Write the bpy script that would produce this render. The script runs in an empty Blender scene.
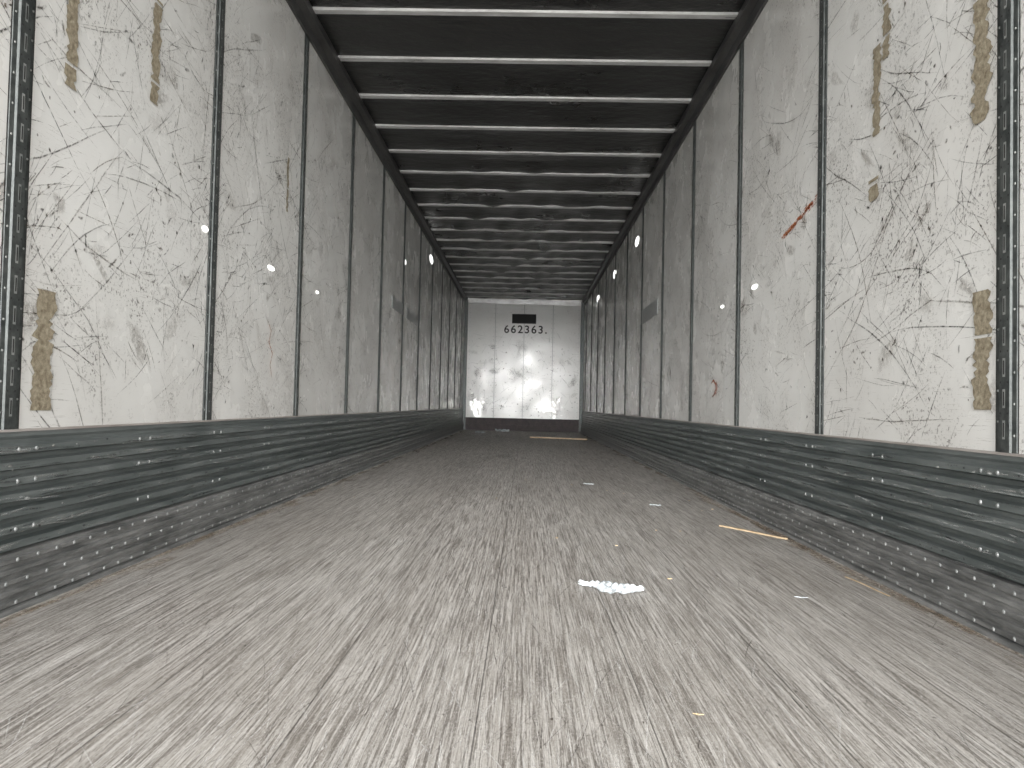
import bpy, math, random
from mathutils import Matrix, Vector
random.seed(23)
R = random.random
def U(a,b): return random.uniform(a,b)
def G(a,b): return random.gauss(a,b)

XL, XR = -1.29, 1.29
YO, YF = -0.45, 15.9
ZC = 2.86
CX, CZ = 0.055, 0.56

# ------------------------------------------------------------ helpers
def mesh_obj(name, verts, faces, mat=None, parent=None, cols=None, smooth=False):
    me = bpy.data.meshes.new(name)
    me.from_pydata(verts, [], faces)
    me.update()
    if cols is not None:
        a = me.color_attributes.new("Col", 'FLOAT_COLOR', 'POINT')
        for i, c in enumerate(cols): a.data[i].color = c
    if smooth:
        for p in me.polygons: p.use_smooth = True
    ob = bpy.data.objects.new(name, me)
    bpy.context.scene.collection.objects.link(ob)
    if mat: me.materials.append(mat)
    if parent: ob.parent = parent
    return ob

def box_vf(x0,x1,y0,y1,z0,z1, V, F):
    b = len(V)
    V += [(x0,y0,z0),(x1,y0,z0),(x1,y1,z0),(x0,y1,z0),(x0,y0,z1),(x1,y0,z1),(x1,y1,z1),(x0,y1,z1)]
    F += [(b,b+3,b+2,b+1),(b+4,b+5,b+6,b+7),(b,b+1,b+5,b+4),(b+1,b+2,b+6,b+5),(b+2,b+3,b+7,b+6),(b+3,b,b+4,b+7)]

class NT:
    def __init__(s, name):
        s.m = bpy.data.materials.new(name); s.m.use_nodes = True
        s.t = s.m.node_tree; s.n = s.t.nodes; s.l = s.t.links
        s.b = s.n['Principled BSDF']; s.out = s.n['Material Output']
        s.tc = s.n.new('ShaderNodeTexCoord')
    def inp(s, node, k, v):
        if isinstance(v, bpy.types.NodeSocket): s.l.new(v, node.inputs[k])
        else: node.inputs[k].default_value = v
    def map(s, scale=(1,1,1), rot=(0,0,0), loc=(0,0,0)):
        m = s.n.new('ShaderNodeMapping'); s.l.new(s.tc.outputs['Object'], m.inputs['Vector'])
        m.inputs['Scale'].default_value = scale; m.inputs['Rotation'].default_value = rot
        m.inputs['Location'].default_value = loc
        return m.outputs['Vector']
    def noise(s, vec, scale=5, detail=4, rough=0.5, dist=0.0):
        n = s.n.new('ShaderNodeTexNoise'); s.l.new(vec, n.inputs['Vector'])
        n.inputs['Scale'].default_value = scale; n.inputs['Detail'].default_value = detail
        n.inputs['Roughness'].default_value = rough; n.inputs['Distortion'].default_value = dist
        return n.outputs['Fac']
    def ramp(s, fac, stops):
        r = s.n.new('ShaderNodeValToRGB'); s.l.new(fac, r.inputs['Fac'])
        e = r.color_ramp.elements
        while len(e) < len(stops): e.new(0.5)
        for i,(p,c) in enumerate(stops):
            e[i].position = p
            e[i].color = (c,c,c,1) if isinstance(c,(int,float)) else (*c,1)
        return r.outputs['Color']
    def mix(s, fac, a, b, mode='MIX'):
        m = s.n.new('ShaderNodeMix'); m.data_type='RGBA'; m.blend_type = mode
        s.inp(m, 0, fac)
        for k,v in ((6,a),(7,b)):
            if isinstance(v, tuple) and len(v)==3: v=(*v,1)
            s.inp(m, k, v)
        return m.outputs[2]
    def math(s, op, a, b=0.0):
        m = s.n.new('ShaderNodeMath'); m.operation = op
        s.inp(m,0,a); s.inp(m,1,b); return m.outputs[0]
    def set(s, col=None, rough=None, metal=None, spec=None):
        if col is not None: s.inp(s.b,'Base Color', (*col,1) if isinstance(col,tuple) else col)
        if rough is not None: s.inp(s.b,'Roughness',rough)
        if metal is not None: s.inp(s.b,'Metallic',metal)
        if spec is not None: s.inp(s.b,'Specular IOR Level',spec)
    def bump(s, h, strength=0.3, dist=0.01):
        b = s.n.new('ShaderNodeBump'); s.l.new(h, b.inputs['Height'])
        b.inputs['Strength'].default_value = strength; b.inputs['Distance'].default_value = dist
        s.l.new(b.outputs['Normal'], s.b.inputs['Normal'])

# ------------------------------------------------------------ materials
def wall_material(name, base=(0.86,0.86,0.84), grime=(0.60,0.58,0.55), rr=(0.16,0.40), dirt=1.0):
    m = NT(name)
    v = m.map()
    big = m.noise(v, 1.3, 4, 0.6)
    col = m.mix(m.ramp(big, [(0.40,0.0),(0.75,0.55)]), base, grime)
    sp = m.ramp(m.noise(v, 85, 3, 0.7), [(0.56,0.0),(0.64,1.0)])
    msk = m.ramp(m.noise(v, 2.6, 5, 0.7), [(0.47,0.0),(0.62,0.8*dirt)])
    col = m.mix(m.mix(1.0, sp, msk, 'MULTIPLY'), col, (0.10,0.09,0.08))
    for rot, seed in ((0.7,0),(-0.5,11),(1.2,23)):
        sv = m.map((9,1.0,34), (rot,0,0), (0,seed,0))
        st = m.ramp(m.noise(sv, 5.0, 6, 0.85), [(0.60,0.0),(0.64,1.0)])
        mk = m.ramp(m.noise(m.map(loc=(0,seed*3,2)), 2.3, 4, 0.65), [(0.49,0.0),(0.61,0.75*dirt)])
        col = m.mix(m.mix(1.0, st, mk, 'MULTIPLY'), col, (0.14,0.12,0.10))
    sep = m.n.new('ShaderNodeSeparateXYZ'); m.l.new(m.tc.outputs['Object'], sep.inputs[0])
    pid = m.math('FLOOR', m.math('DIVIDE', m.math('SUBTRACT', sep.outputs['Y'], 1.9), 1.21))
    wn = m.n.new('ShaderNodeTexWhiteNoise'); wn.noise_dimensions='1D'; m.l.new(pid, wn.inputs['W'])
    col = m.mix(m.math('MULTIPLY', wn.outputs['Value'], 0.18), col, (0.5,0.5,0.49))
    m.set(col, m.ramp(m.noise(v, 3.0, 4, 0.6), [(0.3,rr[0]),(0.8,rr[1])]), 0.0, 0.5)
    m.bump(m.noise(m.map((1,1,0.7)), 2.2, 2, 0.5), 0.35, 0.02)
    return m.m
M_wall = wall_material('white_panel')
M_front = wall_material('front_panel', (0.72,0.72,0.71), (0.58,0.57,0.55), (0.15,0.3), 0.35)

def floor_material():
    m = NT('worn_hardwood')
    v = m.map()
    sep = m.n.new('ShaderNodeSeparateXYZ'); m.l.new(m.tc.outputs['Object'], sep.inputs[0])
    idx = m.math('FLOOR', m.math('DIVIDE', sep.outputs['X'], 0.033))
    wn0 = m.n.new('ShaderNodeTexWhiteNoise'); wn0.noise_dimensions='1D'; m.l.new(idx, wn0.inputs['W'])
    seg = m.math('FLOOR', m.math('ADD', m.math('DIVIDE', sep.outputs['Y'], 1.1), m.math('MULTIPLY', wn0.outputs['Value'], 7.0)))
    cmb = m.n.new('ShaderNodeCombineXYZ'); m.l.new(idx, cmb.inputs[0]); m.l.new(seg, cmb.inputs[1])
    wn = m.n.new('ShaderNodeTexWhiteNoise'); wn.noise_dimensions='3D'; m.l.new(cmb.outputs[0], wn.inputs['Vector'])
    col = m.mix(wn.outputs['Value'], (0.29,0.268,0.243), (0.47,0.445,0.415))
    g1 = m.ramp(m.noise(m.map((62,1.2,1)), 2.4, 8, 0.85), [(0.48,0.0),(0.55,0.9)])
    col = m.mix(g1, col, (0.64,0.62,0.595))
    g2 = m.ramp(m.noise(m.map((55,1.0,1), loc=(3,9,0)), 2.4, 8, 0.85), [(0.50,0.0),(0.56,0.9)])
    col = m.mix(g2, col, (0.12,0.105,0.092))
    g3 = m.ramp(m.noise(m.map((90,2.0,1), (0,0,0.04), (13,2,0)), 2.0, 6, 0.88), [(0.53,0.0),(0.58,0.85)])
    col = m.mix(g3, col, (0.13,0.115,0.10))
    br = m.ramp(m.noise(m.map((1.6,0.35,1)), 1.5, 4, 0.6), [(0.42,0.0),(0.72,0.35)])
    col = m.mix(br, col, (0.225,0.197,0.168))
    dust = m.ramp(m.noise(m.map((22,12,1)), 9, 6, 0.95), [(0.53,0.0),(0.60,0.65)])
    col = m.mix(dust, col, (0.72,0.70,0.675))
    pit = m.ramp(m.noise(m.map((22,10,1),(0,0,0),(5,5,0)), 8, 5, 0.9), [(0.57,0.0),(0.62,0.85)])
    col = m.mix(pit, col, (0.09,0.077,0.067))
    fr = m.math('FRACT', m.math('DIVIDE', m.math('ADD',sep.outputs['X'],0.02), 0.31))
    jt = m.math('LESS_THAN', fr, 0.009)
    col = m.mix(m.math('MULTIPLY', jt, 0.7), col, (0.05,0.045,0.04))
    m.set(col, m.ramp(m.noise(m.map((20,1,1)), 4, 4, 0.6), [(0.3,0.42),(0.7,0.68)]), 0, 0.4)
    m.bump(m.noise(m.map((70,2.5,1)), 4, 6, 0.7), 0.4, 0.004)
    return m.m
M_floor = floor_material()

def metal_material(name, c1, c2, rough=(0.3,0.55), metal=0.6, sc=(1,1,1), nsc=12, bump=0.15):
    m = NT(name)
    n = m.noise(m.map(sc), nsc, 6, 0.7)
    m.set(m.mix(m.ramp(n, [(0.35,0.0),(0.68,1.0)]), c1, c2), m.ramp(n, [(0.3,rough[0]),(0.7,rough[1])]), metal)
    m.bump(m.noise(m.map(sc), nsc*2, 4, 0.6), bump, 0.004)
    return m.m
M_kick = metal_material('scuff_liner_steel', (0.10,0.118,0.118), (0.22,0.242,0.24), (0.32,0.52), 0.38, (1,0.25,2), 9)
M_base = metal_material('base_rail_steel', (0.12,0.125,0.125), (0.32,0.322,0.318), (0.4,0.65), 0.35, (1,0.4,2), 14)
M_rivet = metal_material('rivet_zinc', (0.30,0.32,0.32), (0.5,0.51,0.51), (0.3,0.5), 0.4)
M_post = metal_material('post_galvanised', (0.045,0.052,0.052), (0.12,0.13,0.127), (0.35,0.55), 0.4, (1,1,1), 30)
M_slot = metal_material('slot_edge', (0.25,0.27,0.26), (0.42,0.43,0.42), (0.4,0.6), 0.3)
M_hole = metal_material('dark_slot', (0.02,0.02,0.02), (0.04,0.04,0.04), (0.6,0.8), 0.0)
M_bow = metal_material('bow_galvanised', (0.48,0.48,0.48), (0.86,0.87,0.87), (0.25,0.45), 0.35, (0.5,2,1), 5)
M_rail = metal_material('top_rail_metal', (0.06,0.06,0.061), (0.15,0.15,0.15), (0.35,0.55), 0.4, (1,0.3,1), 8)
M_lip = metal_material('liner_lip', (0.34,0.30,0.28), (0.5,0.47,0.45), (0.4,0.6), 0.2, (1,0.3,1), 8)
M_glint = metal_material('glint_metal', (0.70,0.70,0.68), (0.88,0.88,0.86), (0.34,0.5), 1.0, (1,1,1), 20, 0.5)  # shiny metal for the added glints on the front wall
def roof_material():
    m = NT('roof_sheet')
    n = m.noise(m.map((1,1,1)), 1.4, 6, 0.6)
    m.set(m.mix(m.ramp(n,[(0.35,0.0),(0.7,1.0)]), (0.021,0.0215,0.022), (0.048,0.049,0.049)), m.ramp(n,[(0.3,0.22),(0.7,0.42)]), 0.0, 0.5)
    m.bump(m.noise(m.map((1.2,2.2,1)), 3.0, 4, 0.6), 0.5, 0.03)
    return m.m
M_roof = roof_material()
M_frontbase = metal_material('front_wear_plate', (0.018,0.013,0.014), (0.055,0.038,0.040), (0.5,0.7), 0.1)
M_black = metal_material('black_plastic', (0.008,0.008,0.008), (0.018,0.018,0.018), (0.6,0.8), 0.0)
M_ink = metal_material('stencil_ink', (0.015,0.015,0.015), (0.04,0.04,0.04), (0.6,0.8), 0.0, nsc=30)
M_tan = metal_material('torn_cardboard_tape', (0.18,0.145,0.095), (0.44,0.39,0.29), (0.8,0.95), 0.0, (1,1,1), 60, 0.6)
M_film = NT('plastic_film'); M_film.set(M_film.mix(M_film.ramp(M_film.noise(M_film.map(),60,4,0.7),[(0.4,0.0),(0.6,1.0)]),(0.50,0.56,0.60),(0.78,0.82,0.85)), 0.18, 0, 0.6); M_film.inp(M_film.b,'Alpha',0.72); M_film=M_film.m
M_wood = metal_material('splinter_wood', (0.42,0.31,0.19), (0.62,0.50,0.34), (0.7,0.9), 0.0, (1,1,1), 30)
M_decal = metal_material('grey_placard', (0.24,0.25,0.25), (0.42,0.43,0.43), (0.3,0.5), 0.0, nsc=18)
M_conc = metal_material('concrete_yard', (0.36,0.35,0.33), (0.46,0.45,0.43), (0.8,0.95), 0.0, nsc=1.5)
mm = NT('glow_spot_emission'); mm.set((1,1,1),0.4); mm.inp(mm.b,'Emission Color',(1,0.99,0.95,1)); mm.inp(mm.b,'Emission Strength',2.0); M_glow = mm.m  # emission for bright spots on the walls, imitated reflections included

def stroke_material():
    m = NT('scuff_pigment')
    a = m.n.new('ShaderNodeAttribute'); a.attribute_name='Col'
    n = m.ramp(m.noise(m.map(), 55, 4, 0.8), [(0.42,0.12),(0.54,1.0)])
    al = m.math('MULTIPLY', a.outputs['Alpha'], n)
    m.set(a.outputs['Color'], 0.8, 0, 0.1)
    m.inp(m.b,'Alpha', al)
    return m.m
M_stroke = stroke_material()

# ------------------------------------------------------------ ribbons
class Marks:
    def __init__(s, mp): s.V=[];s.F=[];s.C=[];s.mp=mp
    def ribbon(s, pts, w, col, a):
        off = U(0.0006,0.0022); b=len(s.V); n=len(pts)
        for i,(p,q) in enumerate(pts):
            p0=pts[max(i-1,0)]; p1=pts[min(i+1,n-1)]
            dx,dy=p1[0]-p0[0],p1[1]-p0[1]; L=math.hypot(dx,dy) or 1
            nx,ny=-dy/L,dx/L
            tp=math.sin(math.pi*(i+0.35)/(n-0.3))
            ww=w*0.5*(0.35+0.65*tp)*U(0.7,1.3)
            for k,al in ((-1,0),(0,a*(0.4+0.6*tp)),(1,0)):
                s.V.append(s.mp(p+nx*ww*k,q+ny*ww*k,off)); s.C.append((*col,al))
        for i in range(n-1):
            o=b+3*i
            s.F += [(o,o+1,o+4,o+3),(o+1,o+2,o+5,o+4)]
    def stroke(s, p, q, ang, L, w, col, a, curve=0.3, n=7):
        pts=[]; x,y=p,q; th=ang; k=G(0,curve)/n
        for i in range(n):
            pts.append((x,y)); x+=math.cos(th)*L/n; y+=math.sin(th)*L/n; th+=k+G(0,0.04)
        s.ribbon(pts,w,col,a)
    def blob(s,p,q,ra,rb,ang,col,a,n=12):
        off=U(0.0006,0.0022); b=len(s.V)
        s.V.append(s.mp(p,q,off)); s.C.append((*col,a))
        for ring,(f,al) in enumerate(((0.6,a*0.8),(1.0,0))):
            for i in range(n):
                t=2*math.pi*i/n; r=f*U(0.65,1.25)
                x=ra*r*math.cos(t); y=rb*r*math.sin(t)
                s.V.append(s.mp(p+x*math.cos(ang)-y*math.sin(ang), q+x*math.sin(ang)+y*math.cos(ang), off)); s.C.append((*col,al))
        for i in range(n):
            j=(i+1)%n
            s.F.append((b,b+1+i,b+1+j))
            s.F.append((b+1+i,b+1+n+i,b+1+n+j,b+1+j))
    def build(s,name,parent,mat=None): return mesh_obj(name,s.V,s.F,mat or M_stroke,parent,s.C)

DK=[(0.04,0.035,0.03),(0.07,0.06,0.05),(0.10,0.08,0.06),(0.02,0.02,0.02),(0.13,0.10,0.07)]
def wall_marks(M, y0, y1, z0, z1, density, big=1.0):
    area=(y1-y0)*(z1-z0)
    cen=[(U(y0,y1),G((z0+z1)/2-0.1,(z1-z0)*0.26),U(0.08,0.30),U(0.06,0.22)) for _ in range(int(area*3.0))]
    def pos():
        while True:
            if R()<0.45:
                c=random.choice(cen); y,z=G(c[0],c[2]),G(c[1],c[3])
            else: y,z=U(y0,y1),G((z0+z1)/2-0.15,(z1-z0)*0.35)
            if z0+0.03<z<z1-0.05 and y0<y<y1: return y,z
    for _ in range(int(area*density*7)):      # fine scratches
        M.stroke(*pos(), random.choice([0.25,-0.3,0.9,-0.9,0.5,1.4])+G(0,0.35), U(0.06,0.40)*big, U(0.0025,0.006)*big, random.choice(DK), U(0.6,1.0), 0.25,5)
    for _ in range(int(area*density*0.8)):      # long sweeping scrapes
        M.stroke(*pos(), random.choice([0.35,-0.35,0.8,-0.8])+G(0,0.25), U(0.35,0.85), U(0.004,0.009)*big, random.choice(DK), U(0.6,1.0), 0.35,10)
    for _ in range(int(area*density*3.0)):      # short dark scuffs
        M.stroke(*pos(), U(0,6.28), U(0.015,0.07)*big, U(0.006,0.015)*big, random.choice(DK), U(0.7,1.0), 0.8, 5)
    for _ in range(int(area*density*0.8)):      # hatched clusters
        cy,cz=pos(); an=U(-1.2,1.2); c=random.choice(DK)
        for k in range(random.randint(3,9)):
            M.stroke(cy+G(0,0.07),cz+G(0,0.05),an+G(0,0.18),U(0.05,0.24)*big,U(0.0025,0.006)*big,c,U(0.5,1.0),0.3,5)
    for _ in range(int(area*density*4)):        # spots
        M.blob(*pos(),U(0.003,0.012)*big,U(0.003,0.010)*big,U(0,3),random.choice(DK),U(0.7,1.0),7)
    for _ in range(int(area*density*0.6)):        # hazy smears
        M.blob(*pos(),U(0.03,0.11),U(0.015,0.05),U(-1,1),(0.22,0.19,0.16),U(0.15,0.4),12)
    for _ in range(int(area*1.0)):            # few bold black gouges
        y,z=pos(); an=U(0,6.28)
        M.stroke(y,z,an,U(0.03,0.09),U(0.012,0.022),(0.02,0.018,0.016),1.0,1.5,6)

def tape(V,F,mp,yc,z0,z1,w):
    off=0.0035; n=max(6,int((z1-z0)/0.010)); b=len(V); dr=0
    rows=[]
    for i in range(n+1):
        z=z0+(z1-z0)*i/n; dr=dr*0.8+G(0,0.0035)
        e=0.5*w*(0.6 if R()<0.12 else 1.0)
        rows.append((z+G(0,0.001),yc+dr-e*U(0.75,1.1),yc+dr+e*U(0.75,1.1)))
    for z,a,c in rows: V += [mp(a,z,off),mp(c,z,off)]
    for i in range(n):
        if R()>0.03:
            o=b+2*i; F.append((o,o+1,o+3,o+2))

ZK=0.46   # liner height
ZR=2.72   # underside of the top rail
def build_side(side):
    left = side=='left'
    X = XL if left else XR; sg = 1 if left else -1
    mp = lambda a,b,o: (X+sg*o, a, b)
    V=[];F=[]
    box_vf(min(X,X-sg*0.06),max(X,X-sg*0.06),YO,YF+0.06,0,ZC+0.03,V,F)
    wall = mesh_obj('wall_'+side,V,F,M_wall)
    V=[];F=[];S=[];SF=[];H=[];HF=[];RV=[];RF=[]
    y=1.9-1.21*1+(0 if left else 0.018)
    ys=[]
    while y<YF-0.2: ys.append(y); y+=1.21
    def quad(VV,FF,a0,a1,b0,b1,o):
        b=len(VV); VV += [mp(a0,b0,o),mp(a1,b0,o),mp(a1,b1,o),mp(a0,b1,o)]; FF.append((b,b+1,b+2,b+3))
    def disc(VV,FF,a,b_,r,o,h=0.003,n=8):
        b=len(VV)
        for i in range(n):
            t=2*math.pi*i/n; VV.append(mp(a+r*math.cos(t),b_+r*math.sin(t),o))
        for i in range(n):
            t=2*math.pi*i/n; VV.append(mp(a+0.6*r*math.cos(t),b_+0.6*r*math.sin(t),o+h))
        FF.append(tuple(range(b+n,b+2*n)))
        for i in range(n):
            j=(i+1)%n; FF.append((b+i,b+j,b+n+j,b+n+i))
    for y in ys:
        prof=[(-0.042,0.0),(-0.040,0.003),(-0.024,0.004),(-0.021,0.009),(0.021,0.009),(0.024,0.004),(0.040,0.003),(0.042,0.0)]
        b=len(V)
        for a,o in prof: V += [mp(y+a,ZK,o),mp(y+a,ZR,o)]
        for i in range(len(prof)-1): F.append((b+2*i,b+2*i+1,b+2*i+3,b+2*i+2))
        z=ZK+0.04
        while z<ZR-0.06:
            quad(S,SF,y-0.0055,y+0.0055,z,z+0.048,0.0096)
            quad(H,HF,y-0.0025,y+0.0025,z+0.006,z+0.042,0.0102)
            disc(RV,RF,y-0.032,z+0.01,0.0035,0.0036,0.002); disc(RV,RF,y+0.032,z+0.045,0.0035,0.0036,0.002)
            disc(H,HF,y-0.014,z+0.066,0.003,0.0095,0.0005); disc(H,HF,y+0.014,z+0.066,0.003,0.0095,0.0005)
            z+=0.08
        quad(H,HF,y-0.046,y-0.0415,ZK,ZR,0.001); quad(H,HF,y+0.0415,y+0.046,ZK,ZR,0.001)
    mesh_obj('logistics_posts',V,F,M_post,wall)
    mesh_obj('post_slots',S,SF,M_slot,wall); mesh_obj('post_holes',H,HF,M_hole,wall)
    mesh_obj('post_rivets',RV,RF,M_slot,wall)
    V=[];F=[]
    prof=[(0.0,2.72),(0.018,2.715),(0.020,2.775),(0.060,2.79),(0.062,2.83),(0.05,ZC)]
    for o,z in prof: V += [mp(YO,z,o),mp(YF,z,o)]
    for i in range(len(prof)-1): F.append((2*i,2*i+1,2*i+3,2*i+2))
    mesh_obj('top_rail',V,F,M_rail,wall)
    # corrugated scuff liner
    V=[];F=[]
    prof=[(0.0,ZK),(0.016,ZK),(0.018,ZK-0.012)]
    z=ZK-0.020
    NR=7; PR=0.288/NR
    for i in range(NR):
        prof += [(0.012,z),(0.012,z-PR*0.26),(0.030,z-PR*0.40),(0.032,z-PR*0.84),(0.014,z-PR*0.97)]
        z -= PR
    prof += [(0.016,z-0.004)]
    zb=z-0.004
    for o,z in prof: V += [mp(YO,z,o),mp(YF,z,o)]
    for i in range(len(prof)-1): F.append((2*i,2*i+1,2*i+3,2*i+2))
    mesh_obj('scuff_liner',V,F,M_kick,wall)
    V=[];F=[]
    prof=[(0.016,zb+0.003),(0.036,zb)]
    n=5; st=(zb-0.012)/n; z=zb
    for i in range(n):
        prof += [(0.036,z-0.3*st),(0.044,z-0.4*st),(0.044,z-0.8*st),(0.036,z-0.95*st)]
        z-=st
    prof += [(0.05,0.010),(0.055,0.0)]
    for o,z in prof: V += [mp(YO,z,o),mp(YF,z,o)]
    for i in range(len(prof)-1): F.append((2*i,2*i+1,2*i+3,2*i+2))
    mesh_obj('base_rail',V,F,M_base,wall)
    V=[];F=[]
    box_vf(min(X,X+sg*0.020),max(X,X+sg*0.020),YO,YF,ZK,ZK+0.006,V,F)
    mesh_obj('liner_lip',V,F,M_lip,wall)
    RV=[];RF=[]
    y=0.3
    while y<YF:
        for k in (0,2,4):
            disc(RV,RF,y+(k%4)*0.02,zb-st*(k+0.6),0.0060,0.0445,0.002)
        y+=0.08
    y=1.3
    while y<YF:
        for dy in (0,0.07):
            for i in (0,2,5): disc(RV,RF,y+dy,ZK-0.020-PR*(i+0.62),0.0065,0.032)
        y+=0.605
    mesh_obj('liner_rivets',RV,RF,M_rivet,wall)
    M=Marks(mp)
    wall_marks(M,0.9,6.5,ZK+0.02,2.5,11)
    wall_marks(M,6.5,YF-0.1,ZK+0.02,2.4,3,1.4)
    M.build('scuff_marks',wall)
    M=Marks(lambda a,b,o:(X+sg*(0.0325+o),a,b))
    for i in range(NR):
        zz=ZK-0.020-PR*(i+0.62)
        for _ in range(150):
            M.stroke(U(1,13),zz+G(0,0.004),G(0,0.04),U(0.03,0.3),U(0.003,0.009),random.choice([(0.5,0.52,0.52),(0.42,0.42,0.41),(0.04,0.045,0.045),(0.05,0.05,0.05)]),U(0.3,0.9),0.05,4)
        for _ in range(90):
            M.blob(U(1,9),zz+G(0,0.005),U(0.003,0.012),U(0.002,0.005),0,random.choice([(0.6,0.61,0.6),(0.5,0.5,0.48),(0.03,0.03,0.03)]),U(0.6,1.0),7)
    M.build('liner_abrasion',wall)
    return wall,mp,quad

wl,mpl,_ = build_side('left')
wr,mpr,_ = build_side('right')

V=[];F=[]
for yc,z0,z1,w in ((2.105,1.453,1.76,0.055),(2.580,1.60,1.98,0.06),(2.030,0.516,0.85,0.085),(4.05,1.6,1.9,0.03)): tape(V,F,mpl,yc,z0,z1,w)
mesh_obj('torn_tape',V,F,M_tan,wl)
V=[];F=[]
for yc,z0,z1,w in ((2.031,1.365,1.76,0.08),(2.567,1.80,2.02,0.06),(2.64,1.55,1.873,0.06),(2.022,0.575,0.90,0.08),(2.65,1.32,1.40,0.08)): tape(V,F,mpr,yc,z0,z1,w)
mesh_obj('torn_tape',V,F,M_tan,wr)

RUST=[(0.50,0.13,0.04),(0.40,0.10,0.035),(0.55,0.20,0.08)]
M=Marks(mpr)
for _ in range(60):
    t=U(0,0.42); M.stroke(3.62-t+G(0,0.01),1.395+t*0.19+G(0,0.006),math.pi-0.17+G(0,0.05),U(0.03,0.10),U(0.010,0.022),random.choice(RUST),U(0.8,1.0),0.1,6)
for pts in ([(4.95,0.73),(4.88,0.75),(4.82,0.72),(4.83,0.67),(4.90,0.64)],[(4.80,0.74),(4.79,0.70),(4.81,0.65)]):
    for _ in range(3): M.ribbon(pts,0.022,RUST[0],1.0)
M.build('rust_marks',wr)
M=Marks(mpl)
for _ in range(2): M.ribbon([(3.80,0.97),(3.86,0.92),(3.83,0.86),(3.89,0.80),(3.86,0.74),(3.90,0.66)],0.014,RUST[2],0.9)
M.build('rust_marks',wl)
for mp,par,y0,y1,z0,z1 in ((mpl,wl,7.3,8.0,1.50,1.62),(mpl,wl,8.2,9.1,1.50,1.62),(mpr,wr,7.0,7.95,1.45,1.6)):
    V=[mp(y0,z0,0.004),mp(y1,z0,0.004),mp(y1,z1,0.004),mp(y0,z1,0.004),mp(y0,z0,0.0),mp(y1,z0,0.0),mp(y1,z1,0.0),mp(y0,z1,0.0)]
    mesh_obj('placard',V,[(0,1,2,3),(0,1,5,4),(1,2,6,5),(2,3,7,6),(3,0,4,7)],M_decal,par)
def glow_discs(mp,par,lst):
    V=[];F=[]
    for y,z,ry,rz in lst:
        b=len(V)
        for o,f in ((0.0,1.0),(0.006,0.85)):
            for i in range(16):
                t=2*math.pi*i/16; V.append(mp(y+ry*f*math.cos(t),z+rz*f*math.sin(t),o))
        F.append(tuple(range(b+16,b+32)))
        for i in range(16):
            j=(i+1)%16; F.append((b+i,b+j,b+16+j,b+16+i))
    mesh_obj('glow_spots',V,F,M_glow,par)
glow_discs(mpl,wl,[(3.03,1.26,0.026,0.012),(3.83,1.245,0.05,0.013),(4.69,1.25,0.025,0.009),(8.0,2.09,0.08,0.03),(10.2,2.55,0.18,0.06)])  # glowing discs added for bright spots; the low row imitates wall reflections
glow_discs(mpr,wr,[(4.03,1.23,0.05,0.013),(4.69,1.21,0.03,0.010),(8.4,2.45,0.15,0.055),(10.5,2.45,0.18,0.06),(12.9,2.45,0.2,0.06)])

# ------------------------------------------------------------ floor
V=[];F=[]
box_vf(XL-0.06,XR+0.06,YO,YF+0.06,-0.12,0,V,F)
floor=mesh_obj('floor',V,F,M_floor)
M=Marks(lambda a,b,o:(a,b,o*0.4))
for _ in range(4200):
    y=0.8+(R()**1.7)*9
    x=U(XL+0.1,XR-0.1)
    c=random.choice([(0.80,0.785,0.765),(0.76,0.745,0.725),(0.87,0.86,0.84),(0.08,0.07,0.062),(0.12,0.105,0.093)])
    M.stroke(x,y,math.pi/2+G(0,0.25),U(0.03,0.35),U(0.0012,0.0028)*(1+y*0.15),c,U(0.6,1.0),0.15,5)
for _ in range(1500):
    y=0.8+(R()**1.4)*12
    M.blob(U(XL+0.1,XR-0.1),y,U(0.0015,0.005),U(0.002,0.008),0,random.choice([(0.85,0.83,0.8),(0.08,0.07,0.06),(0.11,0.09,0.075)]),U(0.6,1.0),6)
for _ in range(24):
    M.blob(U(XL+0.2,XR-0.2),U(3,15),U(0.03,0.12),U(0.1,0.4),0,(0.12,0.10,0.08),U(0.1,0.28),14)
for _ in range(400):
    s=random.choice([-1,1]); M.blob(s*(1.235-abs(G(0,0.03))),U(1,15),U(0.01,0.04),U(0.04,0.25),0,(0.42,0.35,0.28),U(0.2,0.6),10)
M.build('floor_scratches',floor)

# ------------------------------------------------------------ front wall
V=[];F=[]
box_vf(XL,XR,YF,YF+0.06,0,ZC+0.03,V,F)
fw=mesh_obj('wall_front',V,F,M_front)
mpf=lambda a,b,o:(a,YF-o,b)
V=[];F=[]
box_vf(XL+0.06,XR-0.06,YF-0.03,YF,0,0.27,V,F)
box_vf(XL+0.06,XR-0.06,YF-0.045,YF-0.03,0.10,0.13,V,F)
mesh_obj('wear_plate',V,F,M_frontbase,fw)
V=[];F=[]
for s in (-1,1):
    a,b=sorted((s*1.29,s*1.215)); box_vf(a,b,YF-0.07,YF,0,2.8,V,F)
mesh_obj('corner_posts',V,F,M_post,fw)
V=[];F=[]
for x in (-0.62,0.0,0.62): box_vf(x-0.006,x+0.006,YF-0.004,YF,0.27,2.80,V,F)
mesh_obj('panel_seams',V,F,M_decal,fw)
V=[];F=[]
box_vf(XL,XR,YF-0.05,YF,2.72,2.83,V,F)
mesh_obj('header_rail',V,F,M_bow,fw)
M=Marks(mpf)
for _ in range(170):
    M.stroke(U(-1.15,1.15),U(0.35,2.1),U(0,6.28),U(0.05,0.4),U(0.006,0.016),random.choice(DK),U(0.3,0.7),0.6,6)
for _ in range(190):
    M.blob(U(-1.15,1.15),min(2.6,abs(G(0.3,0.8))+0.3),U(0.008,0.028),U(0.008,0.02),U(0,3),random.choice(DK),U(0.3,0.8),9)
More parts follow.
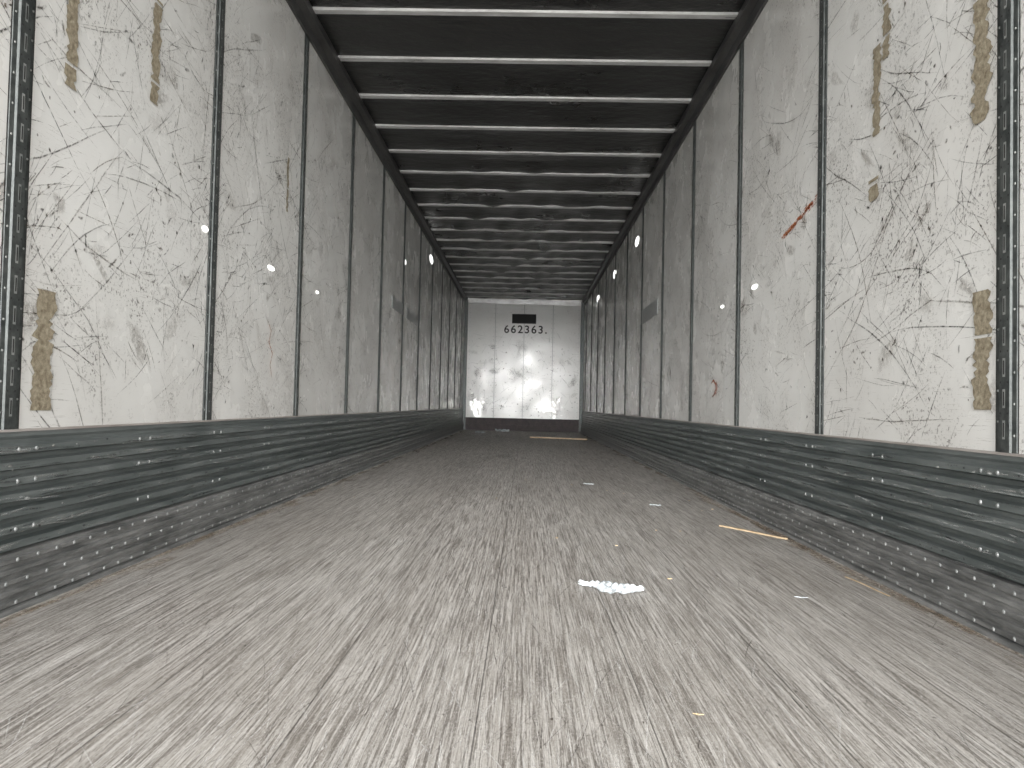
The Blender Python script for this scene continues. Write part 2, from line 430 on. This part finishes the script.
for _ in range(35):
    M.blob(U(-1.15,1.15),U(0.3,1.9),U(0.05,0.2),U(0.04,0.12),U(0,3),(0.3,0.28,0.25),U(0.1,0.3),12)
M.build('scuff_marks',fw)
M=Marks(lambda a,b,o:(a,YF-0.001-o,b))
for cx_,sp_,n_ in ((-0.98,0.07,45),(0.60,0.11,50)):  # added metal patches imitate two bright reflections low on the front panel
    for _ in range(n_):
        M.blob(cx_+G(0,sp_),max(0.30,0.50+G(0,0.10)),U(0.008,0.03),U(0.012,0.045),G(0,0.3),(0.9,0.9,0.9),1,9)
M.build('glint_patches',fw,M_glint)
V=[];F=[]
for x in (-1.17,-0.65,-0.59,-0.03,0.03,0.59,0.65,1.17):
    z=0.32
    while z<2.7:
        box_vf(x-0.006,x+0.006,YF-0.004,YF,z-0.006,z+0.006,V,F); z+=0.1
mesh_obj('rivets',V,F,M_decal,fw)
V=[];F=[]
x0=-0.25;x1=0.24
box_vf(x0,x1,YF-0.05,YF,2.325,2.50,V,F)
box_vf(x0-0.015,x1+0.015,YF-0.012,YF,2.31,2.515,V,F)
box_vf(x0+0.03,x1-0.03,YF-0.055,YF-0.05,2.35,2.47,V,F)
bx=mesh_obj('document_box',V,F,M_black,fw)
cu=bpy.data.curves.new('trailer_number','FONT'); cu.body='662363.'; cu.size=0.235; cu.align_x='CENTER'; cu.extrude=0.001; cu.space_character=1.25; cu.offset=0.004
to=bpy.data.objects.new('trailer_number',cu); bpy.context.scene.collection.objects.link(to)
to.rotation_euler=(math.pi/2,0,0); to.location=(0.03,YF-0.008,2.105)
cu.materials.append(M_ink); to.parent=fw

# ------------------------------------------------------------ ceiling
nx,ny=50,330
V=[];F=[]
def rh(x,y):
    e=max(0,min(1,(y-6.0)/3)); w=(1-(x/1.29)**2)
    h=0.010*math.sin(y*10.3)*w
    h+= e*w*(0.016*math.sin(x*7+y*3.1)+0.014*math.sin(x*13-y*5.7+1)+0.010*math.sin(x*23+y*9))
    return ZC-0.008+h*0.6
for j in range(ny+1):
    y=YO+(YF-YO)*j/ny
    for i in range(nx+1):
        x=XL+(XR-XL)*i/nx; V.append((x,y,rh(x,y)))
for j in range(ny):
    for i in range(nx):
        a=j*(nx+1)+i; F.append((a,a+nx+1,a+nx+2,a+1))
b=len(V); box_vf(XL-0.06,XR+0.06,YO,YF+0.06,ZC+0.03,ZC+0.05,V,F)
ceil=mesh_obj('ceiling',V,F,M_roof,None,None,True)
V=[];F=[]
y=4.25-0.6*7; xs=[-1.235+2.47*i/24 for i in range(25)]
while y<YF-0.1:
    far=max(0,min(1,(y-6.2)/2.5)); ph=U(0,6); am=far*U(0.0005,0.003); tw=far*G(0,0.004)
    prof=[(-0.028,2.858),(-0.024,2.855),(-0.018,2.841),(-0.016,2.837),(0.018,2.831),(0.021,2.836),(0.024,2.855),(0.030,2.858)]
    b=len(V)
    for i,x in enumerate(xs):
        dz=am*math.sin(x*3.1+ph)+0.5*am*math.sin(x*9+ph*2)-am*0.6
        for j,(a,z) in enumerate(prof): V.append((x,y+a+tw*math.sin(x*2+ph),z+dz*(1 if 0<j<7 else 0.3)))
    n=len(prof)
    for i in range(len(xs)-1):
        for j in range(n-1):
            o=b+i*n+j; F.append((o,o+1,o+n+1,o+n))
    y+=0.6
mesh_obj('roof_bows',V,F,M_bow,ceil)

# ------------------------------------------------------------ debris
def film(name,x,y,sx,sy,h,seed,mat,full=0.55,n=22):
    rr=random.Random(seed); V=[];F=[]
    g={}
    ph=[rr.uniform(0,6) for _ in range(6)]
    for j in range(n+1):
        for i in range(n+1):
            u=i/n*2-1;v=j/n*2-1
            # ragged outline: width of the scrap varies along its length
            ext=full+(1-full)*(0.55*math.sin(u*3+ph[0])+0.35*math.sin(u*8+ph[1])+0.2*math.sin(u*17+ph[2]))
            ext*=max(0.12,1-abs(u)**3)
            yy=v*ext-0.35*u
            fold=abs(math.sin(u*5+v*2+ph[4]))*0.5+abs(math.sin(u*11-v*4+ph[5]))*0.35+0.15*rr.random()
            g[(i,j)]=len(V)
            V.append((x+u*sx*(1+0.06*math.sin(v*5+ph[1])), y+yy*sy, 0.002+h*fold*(1-0.7*v*v)))
    for j in range(n):
        for i in range(n): F.append((g[i,j],g[i+1,j],g[i+1,j+1],g[i,j+1]))
    return mesh_obj(name,V,F,mat,None,None,False)
film('plastic_wrap_scrap',0.275+CX,2.29,0.092,0.085,0.022,3,M_film,0.5,34)
film('paper_scrap',0.468+CX,5.33,0.035,0.05,0.010,5,M_film,n=10)
film('paper_scrap',0.757+CX,4.27,0.028,0.04,0.008,6,M_film,n=10)
film('paper_scrap',0.84+CX,2.25,0.018,0.010,0.003,8,M_film,n=8)
film('paper_scrap',-0.45+CX,15.0,0.14,0.16,0.07,9,M_film,n=10)
film('paper_scrap',-0.85+CX,14.2,0.10,0.16,0.04,2,M_film,n=10)
film('cardboard_scrap',0.329+CX,1.375,0.010,0.006,0.002,7,M_wood,n=6)
def stick(name,p,q,w,h,mat=None):
    dx,dy=q[0]-p[0],q[1]-p[1];L=math.hypot(dx,dy);nx_,ny_=-dy/L,dx/L
    V=[];F=[];n=7
    for i in range(n):
        t=i/(n-1); x=p[0]+dx*t;y=p[1]+dy*t; bw=0.004*math.sin(t*5)
        ww=w*0.5*(0.5+0.7*math.sin(math.pi*(0.15+0.75*t)))
        x+=nx_*bw;y+=ny_*bw
        V += [(x-nx_*ww,y-ny_*ww,0.001),(x+nx_*ww,y+ny_*ww,0.001),(x+nx_*ww*0.7,y+ny_*ww*0.7,h),(x-nx_*ww*0.7,y-ny_*ww*0.7,h)]
    for i in range(n-1):
        o=4*i
        for k in range(4): F.append((o+k,o+(k+1)%4,o+4+(k+1)%4,o+4+k))
    F += [(0,1,2,3),(4*n-4,4*n-3,4*n-2,4*n-1)]
    mesh_obj(name,V,F,mat or M_wood)
stick('wood_splinter',(0.947+CX,3.58),(1.155+CX,3.26),0.018,0.007)
stick('wood_lath',(0.10+CX,12.7),(1.05+CX,12.4),0.04,0.02)
stick('wood_splinter',(1.10+CX,2.55),(1.13+CX,2.30),0.006,0.003)
V=[];F=[]
for _ in range(50):
    y=U(1.8,14); x=U(-1.2,1.2) if R()<0.3 else U(0.5,1.2); s=U(0.0015,0.005); a=U(0,3); l=U(1,3)
    b=len(V); c_,s_=math.cos(a),math.sin(a)
    for zz,f in ((0.0005,1),(0.003,0.8)):
        for u,v in ((-l,-1),(l,-1),(l*0.7,1),(-l,0.8)):
            V.append((x+(u*c_-v*s_)*s*f,y+(u*s_+v*c_)*s*f,zz))
    F += [(b,b+1,b+2,b+3),(b+4,b+5,b+6,b+7)]+[(b+k,b+(k+1)%4,b+4+(k+1)%4,b+4+k) for k in range(4)]
mesh_obj('wood_chips',V,F,M_wood,floor)

# ------------------------------------------------------------ outside yard
V=[(-60,-80,-1.25),(60,-80,-1.25),(60,40,-1.25),(-60,40,-1.25)]
mesh_obj('ground',V,[(0,1,2,3)],M_conc)

# ------------------------------------------------------------ light
w=bpy.data.worlds.new('overcast_sky'); bpy.context.scene.world=w; w.use_nodes=True
bg=w.node_tree.nodes['Background']; bg.inputs[0].default_value=(1.0,0.99,0.972,1); bg.inputs[1].default_value=2.75
def sun(name,e,ang,elev,col=(1,0.99,0.968)):
    sd=bpy.data.lights.new(name,'SUN'); sd.energy=e; sd.angle=math.radians(ang); sd.color=col
    so=bpy.data.objects.new(name,sd); bpy.context.scene.collection.objects.link(so)
    so.rotation_euler=(math.radians(90-elev),0,0); so.location=(0,-20,6)
sun('deep_fill_sun',8.4,38,1.0)  # added wide-angle sun lamp, fills the mid depth and front wall
sun('wide_fill_sun',10.0,62,3.0)  # added broader fill lamp, evens brightness along the side walls
bpy.context.scene.view_settings.view_transform='Standard'

# ------------------------------------------------------------ camera
cd=bpy.data.cameras.new('camera'); cam=bpy.data.objects.new('camera',cd); bpy.context.scene.collection.objects.link(cam)
cd.sensor_width=36; cd.lens=740/1024*36; cd.clip_start=0.02
rot=Matrix.Rotation(math.radians(1.045),4,'Z')@Matrix.Rotation(math.radians(91.6),4,'X')@Matrix.Rotation(math.radians(1.3),4,'Z')
cam.matrix_world=Matrix.Translation((CX,0,CZ))@rot
bpy.context.scene.camera=cam
